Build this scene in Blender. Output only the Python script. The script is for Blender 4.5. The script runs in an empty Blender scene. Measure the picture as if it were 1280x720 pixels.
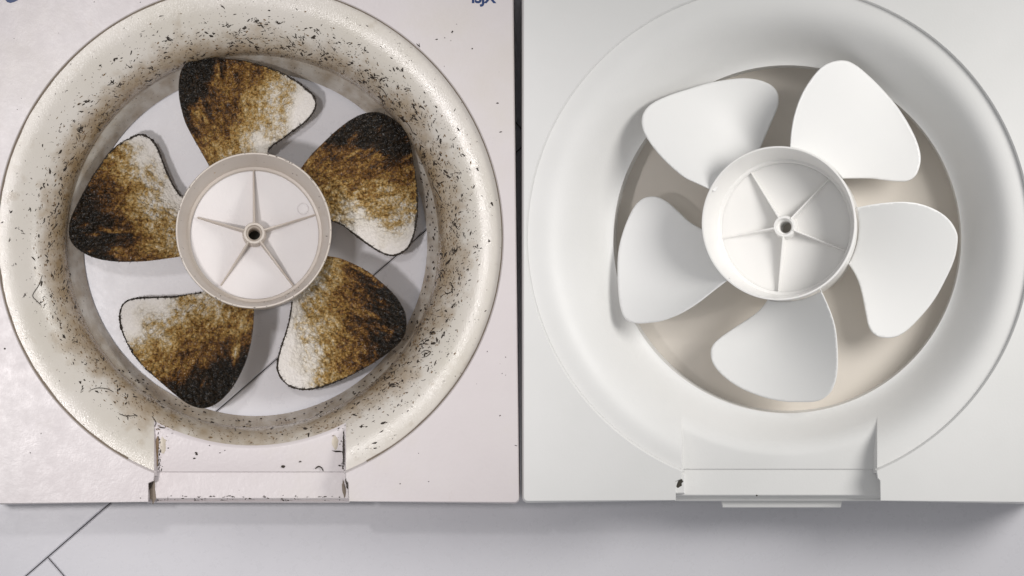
import bpy, bmesh, math, random
from mathutils import Vector, noise
from mathutils.geometry import delaunay_2d_cdt

# ------------------------------------------------------------------ camera, world, lamps, exposure
scene = bpy.context.scene
C = scene.collection
S = 0.0005            # metres per photograph pixel on the panels' front plane
Z0 = 0.070            # height of the panels' front plane above the floor
CAMD = 4.0
cam_d = bpy.data.cameras.new('camera'); cam = bpy.data.objects.new('camera', cam_d); C.objects.link(cam)
cam.location = (0, 0, Z0 + CAMD)
cam_d.sensor_width = 36.0
cam_d.lens = 36.0 * CAMD / (1280 * S)
cam_d.clip_start = 0.05; cam_d.clip_end = 50
scene.camera = cam

world = bpy.data.worlds.new('World'); scene.world = world; world.use_nodes = True
bg = world.node_tree.nodes['Background']
bg.inputs['Color'].default_value = (0.985, 0.985, 1.0, 1)
bg.inputs['Strength'].default_value = 0.39

def lamp(name, loc, aim, power, angle, blend, radius, col):
    d = bpy.data.lights.new(name, 'SPOT'); o = bpy.data.objects.new(name, d); C.objects.link(o)
    o.location = loc
    o.rotation_euler = (Vector(aim) - Vector(loc)).to_track_quat('-Z', 'Y').to_euler()
    d.energy = power; d.spot_size = math.radians(angle); d.spot_blend = blend
    d.shadow_soft_size = radius; d.color = col
    return o
lamp('lamp_left', (-0.43, -0.06, Z0 + 1.05), (-0.21, 0.01, Z0), 15.5, 35, 0.9, 0.035, (1.0, 0.955, 0.95))
lamp('lamp_upper_left', (-0.338, 0.226, Z0 + 1.10), (-0.19, 0.02, Z0), 6.0, 34, 0.9, 0.03, (1.0, 0.965, 0.96))
lamp('lamp_right', (0.74, 0.22, Z0 + 0.60), (0.225, 0.0, Z0), 27.5, 52, 1.0, 0.22, (1.0, 0.975, 0.94))

scene.view_settings.view_transform = 'Standard'
scene.view_settings.look = 'None'
scene.view_settings.exposure = 0.0
scene.view_settings.gamma = 1.0
scene.render.engine = 'CYCLES'
scene.cycles.use_denoising = True
scene.cycles.max_bounces = 8
scene.cycles.diffuse_bounces = 5

# ------------------------------------------------------------------ helpers
def P(x, y, z):
    """a point at height z that the photograph shows at pixel x, y"""
    k = (Z0 + CAMD - z) / CAMD
    return Vector(((x - 640) * S * k, (360 - y) * S * k, z))
rnd = random.Random(7)
def nz(x, y, z=0.0, o=3):
    return noise.fractal(Vector((x, y, z)), 1.0, 2.0, o, noise_basis='PERLIN_ORIGINAL')

def mesh_obj(name, verts, faces, mat, parent=None, smooth=True, attrs=None, kind=None):
    me = bpy.data.meshes.new(name)
    me.from_pydata([tuple(v) for v in verts], [], faces)
    me.update()
    if attrs:
        for k, vals in attrs.items():
            a = me.attributes.new(k, 'FLOAT', 'POINT'); a.data.foreach_set('value', vals)
    for p in me.polygons: p.use_smooth = smooth
    me.materials.append(mat)
    o = bpy.data.objects.new(name, me); C.objects.link(o)
    if parent: o.parent = parent; o.matrix_parent_inverse = parent.matrix_world.inverted()
    if kind: o['kind'] = kind
    return o
def fix_normals(o):
    bm = bmesh.new(); bm.from_mesh(o.data); bmesh.ops.recalc_face_normals(bm, faces=bm.faces); bm.to_mesh(o.data); bm.free()

def empty(name, loc, label, cat, group=None):
    o = bpy.data.objects.new(name, None); C.objects.link(o); o.location = loc
    o.empty_display_size = 0.05
    o['label'] = label; o['category'] = cat
    if group: o['group'] = group
    bpy.context.view_layer.update()
    return o

def smooth_loop(pts, n=6):
    """Catmull-Rom through an open list of points"""
    out = []
    m = len(pts)
    for i in range(m - 1):
        p0 = pts[max(i - 1, 0)]; p1 = pts[i]; p2 = pts[i + 1]; p3 = pts[min(i + 2, m - 1)]
        for j in range(n):
            t = j / n
            q = []
            for a in (0, 1):
                q.append(0.5 * (2 * p1[a] + (p2[a] - p0[a]) * t + (2 * p0[a] - 5 * p1[a] + 4 * p2[a] - p3[a]) * t * t
                                + (-p0[a] + 3 * p1[a] - 3 * p2[a] + p3[a]) * t ** 3))
            out.append(tuple(q))
    out.append(pts[-1])
    return out

def inside(pt, poly):
    x, y = pt; c = False; j = len(poly) - 1
    for i in range(len(poly)):
        xi, yi = poly[i]; xj, yj = poly[j]
        if (yi > y) != (yj > y) and x < (xj - xi) * (y - yi) / (yj - yi) + xi: c = not c
        j = i
    return c

# ------------------------------------------------------------------ materials
class NT:
    def __init__(s, name):
        s.m = bpy.data.materials.new(name); s.m.use_nodes = True
        s.t = s.m.node_tree; s.b = s.t.nodes['Principled BSDF']
    def n(s, typ, **kw):
        nd = s.t.nodes.new(typ)
        for k, v in kw.items():
            if k.startswith('_'): setattr(nd, k[1:], v)
            else: nd.inputs[k.replace('__', ' ')].default_value = v
        return nd
    def l(s, a, b): s.t.links.new(a, b)
    def pos(s):
        return s.n('ShaderNodeTexCoord').outputs['Object']
    def noise(s, scale, detail=4, rough=0.55, vec=None, dist=0.0):
        nd = s.n('ShaderNodeTexNoise', Scale=scale, Detail=detail, Roughness=rough, Distortion=dist)
        s.l(vec or s.pos(), nd.inputs['Vector']); return nd.outputs['Fac']
    def ramp(s, fac, stops, interp='LINEAR'):
        nd = s.n('ShaderNodeValToRGB'); cr = nd.color_ramp; cr.interpolation = interp
        while len(cr.elements) < len(stops): cr.elements.new(0.5)
        for e, (p, c) in zip(cr.elements, stops):
            e.position = p; e.color = (c[0], c[1], c[2], 1) if not isinstance(c, (int, float)) else (c, c, c, 1)
        s.l(fac, nd.inputs['Fac']); return nd.outputs['Color']
    def mix(s, fac, a, b, blend='MIX'):
        nd = s.n('ShaderNodeMix', _data_type='RGBA', _blend_type=blend)
        for sock, v in ((nd.inputs[0], fac), (nd.inputs[6], a), (nd.inputs[7], b)):
            if isinstance(v, (int, float)): sock.default_value = v
            elif isinstance(v, tuple): sock.default_value = (*v, 1)
            else: s.l(v, sock)
        return nd.outputs[2]
    def math(s, op, a, b=0.0, clamp=False):
        nd = s.n('ShaderNodeMath', _operation=op, _use_clamp=clamp)
        for sock, v in ((nd.inputs[0], a), (nd.inputs[1], b)):
            if isinstance(v, (int, float)): sock.default_value = v
            else: s.l(v, sock)
        return nd.outputs[0]
    def attr(s, name):
        return s.n('ShaderNodeAttribute', _attribute_name=name).outputs['Fac']
    def bump(s, h, strength, dist):
        nd = s.n('ShaderNodeBump', Strength=strength, Distance=dist)
        s.l(h, nd.inputs['Height']); s.l(nd.outputs['Normal'], s.b.inputs['Normal'])
    def col(s, c):
        if isinstance(c, tuple): s.b.inputs['Base Color'].default_value = (*c, 1)
        else: s.l(c, s.b.inputs['Base Color'])
    def rough(s, r):
        if isinstance(r, (int, float)): s.b.inputs['Roughness'].default_value = r
        else: s.l(r, s.b.inputs['Roughness'])

def plastic(name, a, b, rough=0.38, scale=9, bump=0.1, spec=0.5):
    t = NT(name)
    f = t.noise(scale, 5, 0.6)
    t.col(t.mix(t.ramp(f, [(0.35, 0.0), (0.65, 1.0)]), a, b))
    t.rough(t.math('ADD', t.math('MULTIPLY', t.noise(60, 4), 0.14), rough - 0.07))
    t.b.inputs['Specular IOR Level'].default_value = spec
    t.bump(t.noise(700, 3), bump, 0.0004)
    return t.m

def soiled_panel():
    t = NT('aged_white_plastic')
    base = t.mix(t.ramp(t.noise(6, 4), [(0.38, 0.0), (0.62, 1.0)]), (0.675, 0.62, 0.625), (0.71, 0.665, 0.665))
    yel = t.ramp(t.noise(11, 5, 0.6), [(0.55, 0.0), (0.75, 0.55)])
    base = t.mix(yel, base, (0.66, 0.61, 0.55))
    smear = t.ramp(t.noise(38, 6, 0.7, dist=0.6), [(0.66, 0.0), (0.76, 0.35)])
    base = t.mix(smear, base, (0.45, 0.38, 0.33))
    dots = t.ramp(t.noise(330, 2, 0.5), [(0.79, 0.0), (0.82, 0.9)])
    base = t.mix(dots, base, (0.10, 0.075, 0.05))
    t.col(base)
    t.rough(t.math('ADD', t.math('MULTIPLY', t.noise(90, 5, 0.7), 0.35), 0.17))
    t.bump(t.math('ADD', t.noise(420, 4, 0.6), t.math('MULTIPLY', t.noise(30, 2), 2.0)), 0.22, 0.0006)
    return t.m

def soiled_bell():
    t = NT('grease_filmed_plastic')
    d = t.attr('dirt')
    base = t.mix(t.ramp(t.noise(14, 5), [(0.38, 0.0), (0.62, 1.0)]), (0.635, 0.595, 0.525), (0.685, 0.645, 0.59))
    nf = t.math('MULTIPLY', t.math('SUBTRACT', t.noise(75, 6, 0.7), 0.5), 0.9)
    dd = t.math('ADD', d, nf, True)
    film = t.ramp(dd, [(0.15, 0.0), (0.45, 0.45), (0.9, 0.92)])
    base = t.mix(film, base, t.mix(t.noise(120, 4), (0.20, 0.12, 0.045), (0.38, 0.27, 0.14)))
    spk = t.ramp(t.math('ADD', t.noise(520, 3, 0.6), t.math('MULTIPLY', d, 0.10)), [(0.69, 0.0), (0.73, 0.85)])
    base = t.mix(spk, base, (0.06, 0.042, 0.025))
    t.col(base)
    t.rough(t.math('ADD', t.math('MULTIPLY', t.noise(110, 5, 0.7), 0.26), 0.07))
    t.bump(t.math('ADD', t.noise(1100, 3, 0.6), t.math('MULTIPLY', t.noise(160, 3), 0.8)), 0.30, 0.00034)
    return t.m

def crusted_blade():
    t = NT('grease_crusted_plastic')
    g = t.attr('grime')
    nf = t.math('MULTIPLY', t.math('SUBTRACT', t.noise(900, 4, 0.7), 0.5), 0.40)
    nc = t.math('MULTIPLY', t.math('SUBTRACT', t.noise(240, 5, 0.7), 0.5), 0.50)
    k = t.ramp(g, [(0.06, 0.10), (0.26, 0.5), (0.55, 0.95), (1.0, 0.85)])
    gg = t.math('ADD', g, t.math('MULTIPLY', t.math('ADD', nf, nc), k), True)
    c = t.ramp(gg, [(0.0, (0.80, 0.76, 0.72)), (0.15, (0.75, 0.70, 0.62)), (0.24, (0.66, 0.54, 0.36)), (0.36, (0.56, 0.38, 0.145)), (0.48, (0.42, 0.235, 0.055)),
                    (0.60, (0.22, 0.098, 0.020)), (0.70, (0.075, 0.030, 0.008)), (0.80, (0.015, 0.008, 0.004)), (1.0, (0.006, 0.005, 0.004))])
    t.l(t.ramp(g, [(0.3, 0.5), (0.7, 0.24)]), t.b.inputs['Specular IOR Level'])
    vec = t.n('ShaderNodeMix', _data_type='VECTOR'); vec.inputs[0].default_value = 0.0012
    t.l(t.pos(), vec.inputs[4])
    nn = t.n('ShaderNodeTexNoise', Scale=300.0, Detail=2.0); t.l(t.pos(), nn.inputs['Vector']); t.l(nn.outputs['Color'], vec.inputs[5])
    vo = t.n('ShaderNodeTexVoronoi', Scale=620.0); t.l(vec.outputs[1], vo.inputs['Vector'])
    crev = t.ramp(vo.outputs['Distance'], [(0.46, 0.0), (0.78, 0.75)])
    c = t.mix(t.math('MULTIPLY', crev, k), c, t.mix(0.85, c, (0.045, 0.026, 0.010)))
    glow = t.ramp(vo.outputs['Distance'], [(0.05, 0.55), (0.30, 0.0)])
    c = t.mix(t.math('MULTIPLY', glow, t.ramp(g, [(0.2, 0.0), (0.45, 0.8), (0.75, 0.25), (1.0, 0.0)])), c, (0.52, 0.34, 0.13))
    t.col(c)
    t.rough(t.math('SUBTRACT', t.ramp(t.noise(700, 3), [(0.35, 0.34), (0.65, 0.8)]), t.math('MULTIPLY', g, 0.24)))
    t.bump(t.math('ADD', t.math('MULTIPLY', t.math('SUBTRACT', 1.0, vo.outputs['Distance']), k), t.math('MULTIPLY', t.math('MULTIPLY', t.noise(330, 4, 0.6), 1.8), t.math('ADD', k, 0.25))), 0.9, 0.0022)
    t.l(t.ramp(g, [(0.30, 0.0), (0.55, 0.34), (1.0, 0.26)]), t.b.inputs['Coat Weight'])
    t.b.inputs['Coat Roughness'].default_value = 0.22
    return t.m

def soot():
    t = NT('black_greasy_dust')
    t.col(t.mix(t.noise(400, 3), (0.010, 0.009, 0.008), (0.055, 0.036, 0.022)))
    t.rough(0.6)
    return t.m

M = {}
M['panel_old'] = soiled_panel()
M['bell_old'] = soiled_bell()
M['hub_old'] = plastic('off_white_hub_plastic', (0.58, 0.515, 0.45), (0.62, 0.56, 0.50), 0.36, 25, 0.15)
M['hubfloor_old'] = plastic('white_hub_floor_plastic', (0.74, 0.71, 0.71), (0.77, 0.745, 0.745), 0.30, 25, 0.08)
M['blade_old'] = crusted_blade()
M['soot'] = soot()
M['white'] = plastic('clean_white_plastic', (0.735, 0.735, 0.722), (0.77, 0.768, 0.758), 0.48, 11, 0.12)
M['white_blade'] = plastic('clean_white_blade_plastic', (0.825, 0.825, 0.82), (0.845, 0.845, 0.835), 0.36, 8, 0.04)
M['white_hub'] = plastic('clean_white_hub_plastic', (0.85, 0.84, 0.82), (0.87, 0.86, 0.845), 0.34, 12, 0.05)
M['taupe'] = plastic('shaded_floor_taupe', (0.69, 0.64, 0.575), (0.73, 0.68, 0.615), 0.5, 7, 0.05)  # warm tone of shaded floor put into the base colour
M['ink'] = plastic('blue_print', (0.004, 0.03, 0.13), (0.006, 0.045, 0.17), 0.4, 60, 0.05)
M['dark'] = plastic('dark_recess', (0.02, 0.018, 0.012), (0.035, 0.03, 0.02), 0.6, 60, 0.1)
def tile_mat():
    t = NT('glossy_white_floor_tile')
    f = t.noise(5, 5, 0.6)
    c = t.mix(t.ramp(f, [(0.35, 0.0), (0.65, 1.0)]), (0.69, 0.685, 0.725), (0.73, 0.725, 0.76))
    dust = t.ramp(t.noise(240, 3, 0.6), [(0.74, 0.0), (0.80, 0.5)])
    t.col(t.mix(dust, c, (0.40, 0.37, 0.36)))
    t.rough(t.math('ADD', t.math('MULTIPLY', t.noise(120, 4, 0.7), 0.22), 0.18))
    t.bump(t.noise(480, 3, 0.6), 0.10, 0.0002)
    return t.m
M['tile'] = tile_mat()
M['grout'] = plastic('dark_grout', (0.24, 0.22, 0.22), (0.33, 0.31, 0.30), 0.85, 200, 0.3)

# ------------------------------------------------------------------ the setting: tiled floor, laid diagonally in running bond
def build_floor():
    fl = mesh_obj('floor', [(-3, -3, -0.004), (3, -3, -0.004), (3, 3, -0.004), (-3, 3, -0.004)], [(0, 1, 2, 3)], M['grout'], smooth=False)
    fl['kind'] = 'structure'
    fl['label'] = 'pale tiled floor under both fans'
    o = P(650, 186, 0)                                    # a point on the long joint
    u = (P(650, 186, 0) - P(340, 454, 0)).normalized()     # along the joint, to the upper right
    v = Vector((u.y, -u.x, 0))                             # across it, to the lower right
    w = 0.6; g = 0.00035
    jb = (P(662, 173, 0) - o).dot(u)                       # where the cross joint of the upper row meets it
    ja = (P(60, 697, 0) - o).dot(u)
    for row in (-1, 0, 1):
        start = {-1: jb, 0: ja, 1: jb + 0.15}[row]
        for k in (-2, -1, 0, 1):
            a0 = start + k * w + g; a1 = start + (k + 1) * w - g
            b0 = row * w + g; b1 = (row + 1) * w - g
            e = 0.0008
            vs = []
            for (z, i) in ((-0.008, 0.0), (-e, 0.0), (0.0, e)):
                for a, b in ((a0 + i, b0 + i), (a1 - i, b0 + i), (a1 - i, b1 - i), (a0 + i, b1 - i)):
                    q = o + u * a + v * b; vs.append((q.x, q.y, z))
            fs = [(0, 1, 5, 4), (1, 2, 6, 5), (2, 3, 7, 6), (3, 0, 4, 7), (4, 5, 9, 8), (5, 6, 10, 9), (6, 7, 11, 10), (7, 4, 8, 11), (8, 9, 10, 11)]
            t = mesh_obj('tile', vs, fs, M['tile'], fl, smooth=False)
            fix_normals(t)
build_floor()

# ------------------------------------------------------------------ one fan housing
BELL_DROP = 0.042
STEP = 0.0036
class Housing:
    def __init__(s, root, c_out, R, c_thr, r_thr, c_back, r_back, xl, xr, rect, mats, old):
        s.root = root; s.c_out = c_out; s.R = R; s.c_thr = c_thr; s.r_thr = r_thr
        s.c_back = c_back; s.r_back = r_back; s.xl = xl; s.xr = xr; s.rect = rect; s.mats = mats; s.old = old
        s.z_slot = Z0 - (0.0125 if old else 0.0165)
        s.t_slot = s.t_of_z(s.z_slot) + (0.03 if old else 0.12)
        s.z_cut = s.z_of_t(s.t_slot)
    # bell profile: t = 0 at the outer seam, 1 at the throat
    def z_of_t(s, t):
        if s.old: return Z0 - STEP - BELL_DROP * (1 - math.sqrt(max(0, 1 - min(max(t, 0), 1) ** 2.5)))
        u = max(0.0, min(1.0, (t - 0.06) / 0.96)); u = (u * u * (3 - 2 * u)) ** 1.6
        return Z0 - STEP - 0.0012 * min(1, max(0, t)) - 0.037 * u
    def t_of_z(s, z):
        lo, hi = 0.0, 1.0
        for _ in range(30):
            m = (lo + hi) / 2
            if s.z_of_t(m) > z: lo = m
            else: hi = m
        return lo
    def ring(s, t):
        return (s.c_out[0] + (s.c_thr[0] - s.c_out[0]) * t, s.c_out[1] + (s.c_thr[1] - s.c_out[1]) * t, s.R + (s.r_thr - s.R) * t)
    def t_at(s, x, y):
        lo, hi = -0.2, 1.2
        for _ in range(24):
            m = (lo + hi) / 2; cx, cy, r = s.ring(m)
            if math.hypot(x - cx, y - cy) > r: hi = m
            else: lo = m
        return lo
    def z_at(s, x, y):
        t = s.t_at(x, y)
        if t <= 0: return Z0
        return s.z_of_t(t)
    def build(s):
        s.panel(); s.bell(); s.slot()

    def panel(s):
        (tlx, tly), (trx, try_), (brx, bry), (blx, bly) = s.rect
        cx, cy = s.c_out; R = s.R + 3.0
        # edges of the slot follow small jogs like the moulding
        aL = math.asin((cx - s.xl) / R); aR = math.asin((s.xr - cx) / R)
        yL = cy + R * math.cos(aL); yR = cy + R * math.cos(aR)
        def on_bottom(x): return bly + (bry - bly) * (x - blx) / (brx - blx)
        rad = 5.0
        def corner(px, py, a0):
            return [(px + rad * math.cos(a0 + i * math.pi / 16), py + rad * math.sin(a0 + i * math.pi / 16)) for i in range(9)]
        circ = []
        N = 360
        a_start = math.pi / 2 + aL; a_end = math.pi / 2 - aR + 2 * math.pi
        for i in range(N + 1):
            a = a_start + (a_end - a_start) * i / N
            circ.append((cx + R * math.cos(a), cy + R * math.sin(a)))
        jl, jr = s.jogs
        left_slot = [(s.xl - jl, on_bottom(s.xl) - 1.5), (s.xl - jl, yL + 12), (s.xl - 1.0, yL + 9), (s.xl, yL + 1.5)]
        right_slot = [(s.xr, yR + 1.5), (s.xr + 1.0, yR + 9), (s.xr + jr, yR + 12), (s.xr + jr + 0.5, on_bottom(s.xr) - 1.5)]
        outer = corner(brx - rad, bry - rad, 0)[::-1] + corner(trx - rad, try_ + rad, -math.pi / 2)[::-1] \
            + corner(tlx + rad, tly + rad, -math.pi)[::-1] + corner(blx + rad, bly - rad, math.pi / 2)[::-1]
        # walk: slot left edge up, the circle the long way, slot right edge down, bottom right corner, round to bottom left
        edge = left_slot + circ + right_slot
        loop = edge + outer
        verts = [P(x, y, Z0) for x, y in loop]
        n = len(loop)
        faces = [tuple(range(n))]
        # roll every edge over and down
        cen = []
        for i in range(n):
            a = Vector(loop[i - 1]); b = Vector(loop[i]); c = Vector(loop[(i + 1) % n])
            d1 = (b - a); d2 = (c - b)
            d1 = d1.normalized() if d1.length > 1e-6 else d2.normalized()
            d2 = d2.normalized() if d2.length > 1e-6 else d1
            t = (d1 + d2); t = t.normalized() if t.length > 1e-6 else d1
            cen.append(Vector((t.y, -t.x)))
        # make sure the offset goes away from the sheet
        sgn = 1.0
        test = Vector(loop[len(edge) + 3]) + cen[len(edge) + 3] * 2
        if inside((test.x, test.y), loop): sgn = -1.0
        m = len(edge)
        base = n
        prof = [(0.5, -0.0003), (1.2, -0.0012), (1.9, -0.0034), (3.6, -0.0042)]
        if not s.old: prof = [(0.6, -0.0003), (1.2, -0.0010), (2.6, -0.0033), (3.8, -0.0046)]
        for off, dz in prof:
            for i in range(n):
                w = off
                dzz = dz if i < m else dz * 1.4
                if i >= m: w = min(off, 2.6)
                if i >= m and off > 3.0: dzz = -(Z0 - 0.002); w = 3.0
                q = Vector(loop[i]) + cen[i] * sgn * w
                zz = Z0 + dzz
                if i >= m and off > 3.0:
                    p3 = P(q.x, q.y, Z0); verts.append(Vector((p3.x, p3.y, zz)))
                elif i < m and (4 > i or i >= m - 4):
                    q = Vector(loop[i]) + cen[i] * sgn * off * 0.35
                    verts.append(P(q.x, q.y, s.z_slot - 0.001 if off > 3.0 else zz))
                else: verts.append(P(q.x, q.y, zz))
        for k in range(len(prof)):
            a0 = k * n; b0 = (k + 1) * n
            for i in range(n):
                j = (i + 1) % n
                if i == n - 1 or i == m - 1:
                    if k == len(prof) - 1: continue
                faces.append((a0 + i, a0 + j, b0 + j, b0 + i))
        o = mesh_obj('front_panel', verts, faces, s.mats['panel'], s.root)
        bm = bmesh.new(); bm.from_mesh(o.data)
        big = [f for f in bm.faces if len(f.verts) > 10]
        bmesh.ops.triangulate(bm, faces=big)
        bmesh.ops.recalc_face_normals(bm, faces=bm.faces)
        bm.faces.ensure_lookup_table()
        up = sum(f.normal.z * f.calc_area() for f in bm.faces)
        if up < 0: bmesh.ops.reverse_faces(bm, faces=bm.faces)
        for f in bm.faces:
            flat = all(abs(v.co.z - Z0) < 1e-6 for v in f.verts)
            f.smooth = not flat
        bmesh.ops.split_edges(bm, edges=[e for e in bm.edges if len(e.link_faces) == 2 and e.link_faces[0].smooth != e.link_faces[1].smooth])
        bm.to_mesh(o.data); bm.free()
        o.data.set_sharp_from_angle(angle=math.radians(50))
        s.yL = yL; s.yR = yR; s.on_bottom = on_bottom
        return o

    def x_at(s, t, th):
        cx, cy, r = s.ring(t); return cx + r * math.cos(th)
    def t_out(s, th):
        """the channel's share of direction th: 0 none, else where the bell stops at its wall or mouth"""
        def in_slot(t): return math.sin(th) > 0.3 and s.xl < s.x_at(t, th) < s.xr
        if not in_slot(s.t_slot): return 0.0
        if in_slot(0.0): return s.t_slot
        lo, hi = 0.0, s.t_slot
        for _ in range(24):
            m = (lo + hi) / 2
            if in_slot(m): hi = m
            else: lo = m
        return hi
    def th_at(s, t, x):
        cx, cy, r = s.ring(t); return math.acos((x - cx) / r)

    def bell(s):
        N = 900; KO = 20; K = 30; KD = 12
        ths = [2 * math.pi * i / N for i in range(N)]
        for t in (0.0, s.t_slot):
            for X, e in ((s.xl, 1e-5), (s.xr, -1e-5)): ths.append(s.th_at(t, X) + e)
        ths = sorted(ths); N = len(ths)
        verts = []; dirt = []; faces = []
        def add(x, y, z, t, th):
            verts.append(P(x, y, z)); dirt.append(s.dirt(x, y, t, th))
        ts = s.t_slot
        for th in ths:                                   # inner part: channel mouth level, throat, duct
            for k in range(K + 1):
                t = ts + (1 - ts) * math.sin(k / K * math.pi / 2)
                cx, cy, r = s.ring(t); add(cx + r * math.cos(th), cy + r * math.sin(th), s.z_of_t(t), t, th)
            for k in range(1, KD + 1):
                f = k / KD
                cx = s.c_thr[0] + (s.c_back[0] - s.c_thr[0]) * f; cy = s.c_thr[1] + (s.c_back[1] - s.c_thr[1]) * f
                r = s.r_thr + (s.r_back - s.r_thr) * f; zt = s.z_of_t(1)
                add(cx + r * math.cos(th), cy + r * math.sin(th), zt + (0.003 - zt) * f, 1 + f, th)
        W = K + 1 + KD
        for i in range(N):
            j = (i + 1) % N
            for k in range(W - 1): faces.append((i * W + k, i * W + k + 1, j * W + k + 1, j * W + k))
        base = len(verts); W2 = KO + 1; tb = []
        for th in ths:                                   # outer part: from the seam in, broken by the channel
            to = s.t_out(th)
            end = ts if to == 0.0 else (to if to < ts - 1e-4 else 0.0)
            tb.append(end)
            for k in range(KO + 1):
                t = end * k / KO
                cx, cy, r = s.ring(t); add(cx + r * math.cos(th), cy + r * math.sin(th), s.z_of_t(t), t, th)
        for i in range(N):
            j = (i + 1) % N
            if tb[i] < 1e-4 and tb[j] < 1e-4: continue
            for k in range(KO): faces.append((base + i * W2 + k, base + i * W2 + k + 1, base + j * W2 + k + 1, base + j * W2 + k))
        o = mesh_obj('bell_mouth', verts, faces, s.mats['bell'], s.root, attrs={'dirt': dirt})
        bm = bmesh.new(); bm.from_mesh(o.data)
        bmesh.ops.remove_doubles(bm, verts=bm.verts, dist=1e-6)
        bmesh.ops.delete(bm, geom=[v for v in bm.verts if not v.link_faces], context='VERTS')
        bmesh.ops.recalc_face_normals(bm, faces=bm.faces)
        bm.to_mesh(o.data); bm.free()
        if sum(p.normal.z * p.area for p in o.data.polygons) < 0: o.data.flip_normals()
        s.bell_obj = o
        N = 900
        if s.old:     # grease packed in the seam
            vs = []; fs = []
            idx = []
            for i in range(N):
                th = 2 * math.pi * i / N
                if s.t_out(th) > 0: idx.append(None); continue
                wv = 1.0 + 0.7 * nz(math.cos(th) * 9, math.sin(th) * 9)
                r0 = s.R + 1.9; r1 = s.R + 0.2 - 1.3 * max(0.1, wv) * (0.55 + 0.45 * math.cos(th - math.radians(150)))
                a = len(vs)
                for r, z in ((r0, Z0 - STEP + 0.0016), (r1, Z0 - STEP + 0.0002)):
                    vs.append(P(s.c_out[0] + r * math.cos(th), s.c_out[1] + r * math.sin(th), z))
                idx.append(a)
            for i in range(N):
                a, b = idx[i], idx[(i + 1) % N]
                if a is None or b is None: continue
                fs.append((a, b, b + 1, a + 1))
            mesh_obj('seam_grime', vs, fs, M['seam'], s.root, kind='stuff')

    def dirt(s, x, y, t, th):
        if not s.old: return 0.0
        d = max(0.0, t - 0.42) * 1.6
        side = 0.5 + 0.5 * math.cos(th - math.radians(185))      # the left side holds a thicker film
        side2 = 0.5 + 0.5 * math.cos(th - math.radians(10))
        d *= 0.55 + 0.5 * side ** 2 + 0.35 * side2 ** 3
        d += 0.22 * nz(x * 0.02, y * 0.02, 4.0) + 0.16 * nz(x * 0.08, y * 0.08, 9.0)
        if t > 1.0: d = 0.30 + 0.22 * max(0, math.sin(th)) + 0.35 * nz(x * 0.05, y * 0.05, 2.0)
        return max(0.0, min(1.0, d))

    def slot(s):
        m = s.mats['panel']; zs = s.z_slot
        xl, xr = s.xl - s.jogs[0], s.xr + s.jogs[1]
        yb = s.on_bottom(s.xl)
        y1, y2 = s.y_step, s.y_lip
        # channel floor from the bell's arc to the step
        N = 60; arc = []
        cx, cy, r = s.ring(s.t_slot)
        for i in range(N + 1):
            x = s.xl + (s.xr - s.xl) * i / N
            arc.append((x, cy + math.sqrt(r * r - (x - cx) ** 2)))
        vs = []; fs = []; NR = 24
        tb = s.t_slot; e = 0.01
        m0 = (s.z_of_t(tb - e) - s.z_of_t(tb)) / (e * (s.R - s.r_thr))      # slope of the bell here, metres per pixel
        H = zs - s.z_cut
        def floor_z(d, x, ya):
            m1 = m0 * (ya - cy) / r
            if H < 1e-6: return zs
            if d >= 2 * H / m1: return zs
            return s.z_cut + m1 * d - m1 * m1 * d * d / (4 * H)
        for x, ya in arc:
            for k in range(NR + 1):
                y = ya + (y1 - ya) * k / NR
                vs.append(P(x, y, floor_z(y - ya, x, ya) - 0.0006 * max(0, (k - 6) / (NR - 6)) ** 2))
        for i in range(N):
            for k in range(NR):
                a = i * (NR + 1) + k; fs.append((a, a + 1, a + NR + 2, a + NR + 1))
        o = mesh_obj('channel_floor', vs, fs, s.mats['slot'], s.root, smooth=True)
        fix_up(o)
        # lower strip with a shallow step above it and the dropped lip below
        prof = [(y1 + 0.1, zs - 0.0006), (y1 + 0.9, zs - 0.0016), (y1 + 2.0, zs - 0.0016), (y2 - 1.2, zs - 0.0010), (y2 - 0.2, zs - 0.0014), (y2 + 0.2, zs - 0.0075),
                (yb - 3.5, zs - 0.0080), (yb - 2.0, zs - 0.0076), (yb - 0.6, zs - 0.0082), (yb, zs - 0.02)]
        vs = []; fs = []
        for x in (xl - 0.8, xl + 3, xr - 3, xr + 0.8):
            for y, z in prof: vs.append(P(x, y, z))
        L = len(prof)
        for i in range(3):
            for k in range(L - 1):
                a = i * L + k; fs.append((a, a + 1, a + L + 1, a + L))
        o = mesh_obj('channel_strip', vs, fs, s.mats['slot'], s.root, smooth=False); fix_up(o)
        # walls of the channel
        for side, X in ((-1, s.xl), (1, s.xr)):
            vs = []; fs = []
            n = 40
            ya = arc[0][1] if side < 0 else arc[-1][1]
            yend = s.yL if side < 0 else s.yR
            for i in range(n + 1):
                y = ya + (yend + 3 - ya) * i / n
                zt = s.z_at(X, y) if y < yend - 3 else Z0 - STEP
                th = 0.0
                vs += [P(X + side * 0.1, y, zt - 0.00005), P(X - side * ((4.2 if side < 0 else 1.0) if s.old else (2.0 if side < 0 else 5.0)) * min(1, i / 26), y, floor_z(y - ya, X, ya) - 0.001)]
            for i in range(n):
                a = 2 * i; fs.append((a, a + 1, a + 3, a + 2))
            o = mesh_obj('channel_wall', vs, fs, s.mats['slot'], s.root)
            fix_side(o, -side)

def fix_up(o):
    fix_normals(o)
    if sum(p.normal.z * p.area for p in o.data.polygons) < 0: o.data.flip_normals()
def fix_side(o, sx):
    fix_normals(o)
    if sum(p.normal.x * p.area for p in o.data.polygons) * sx < 0: o.data.flip_normals()

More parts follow.
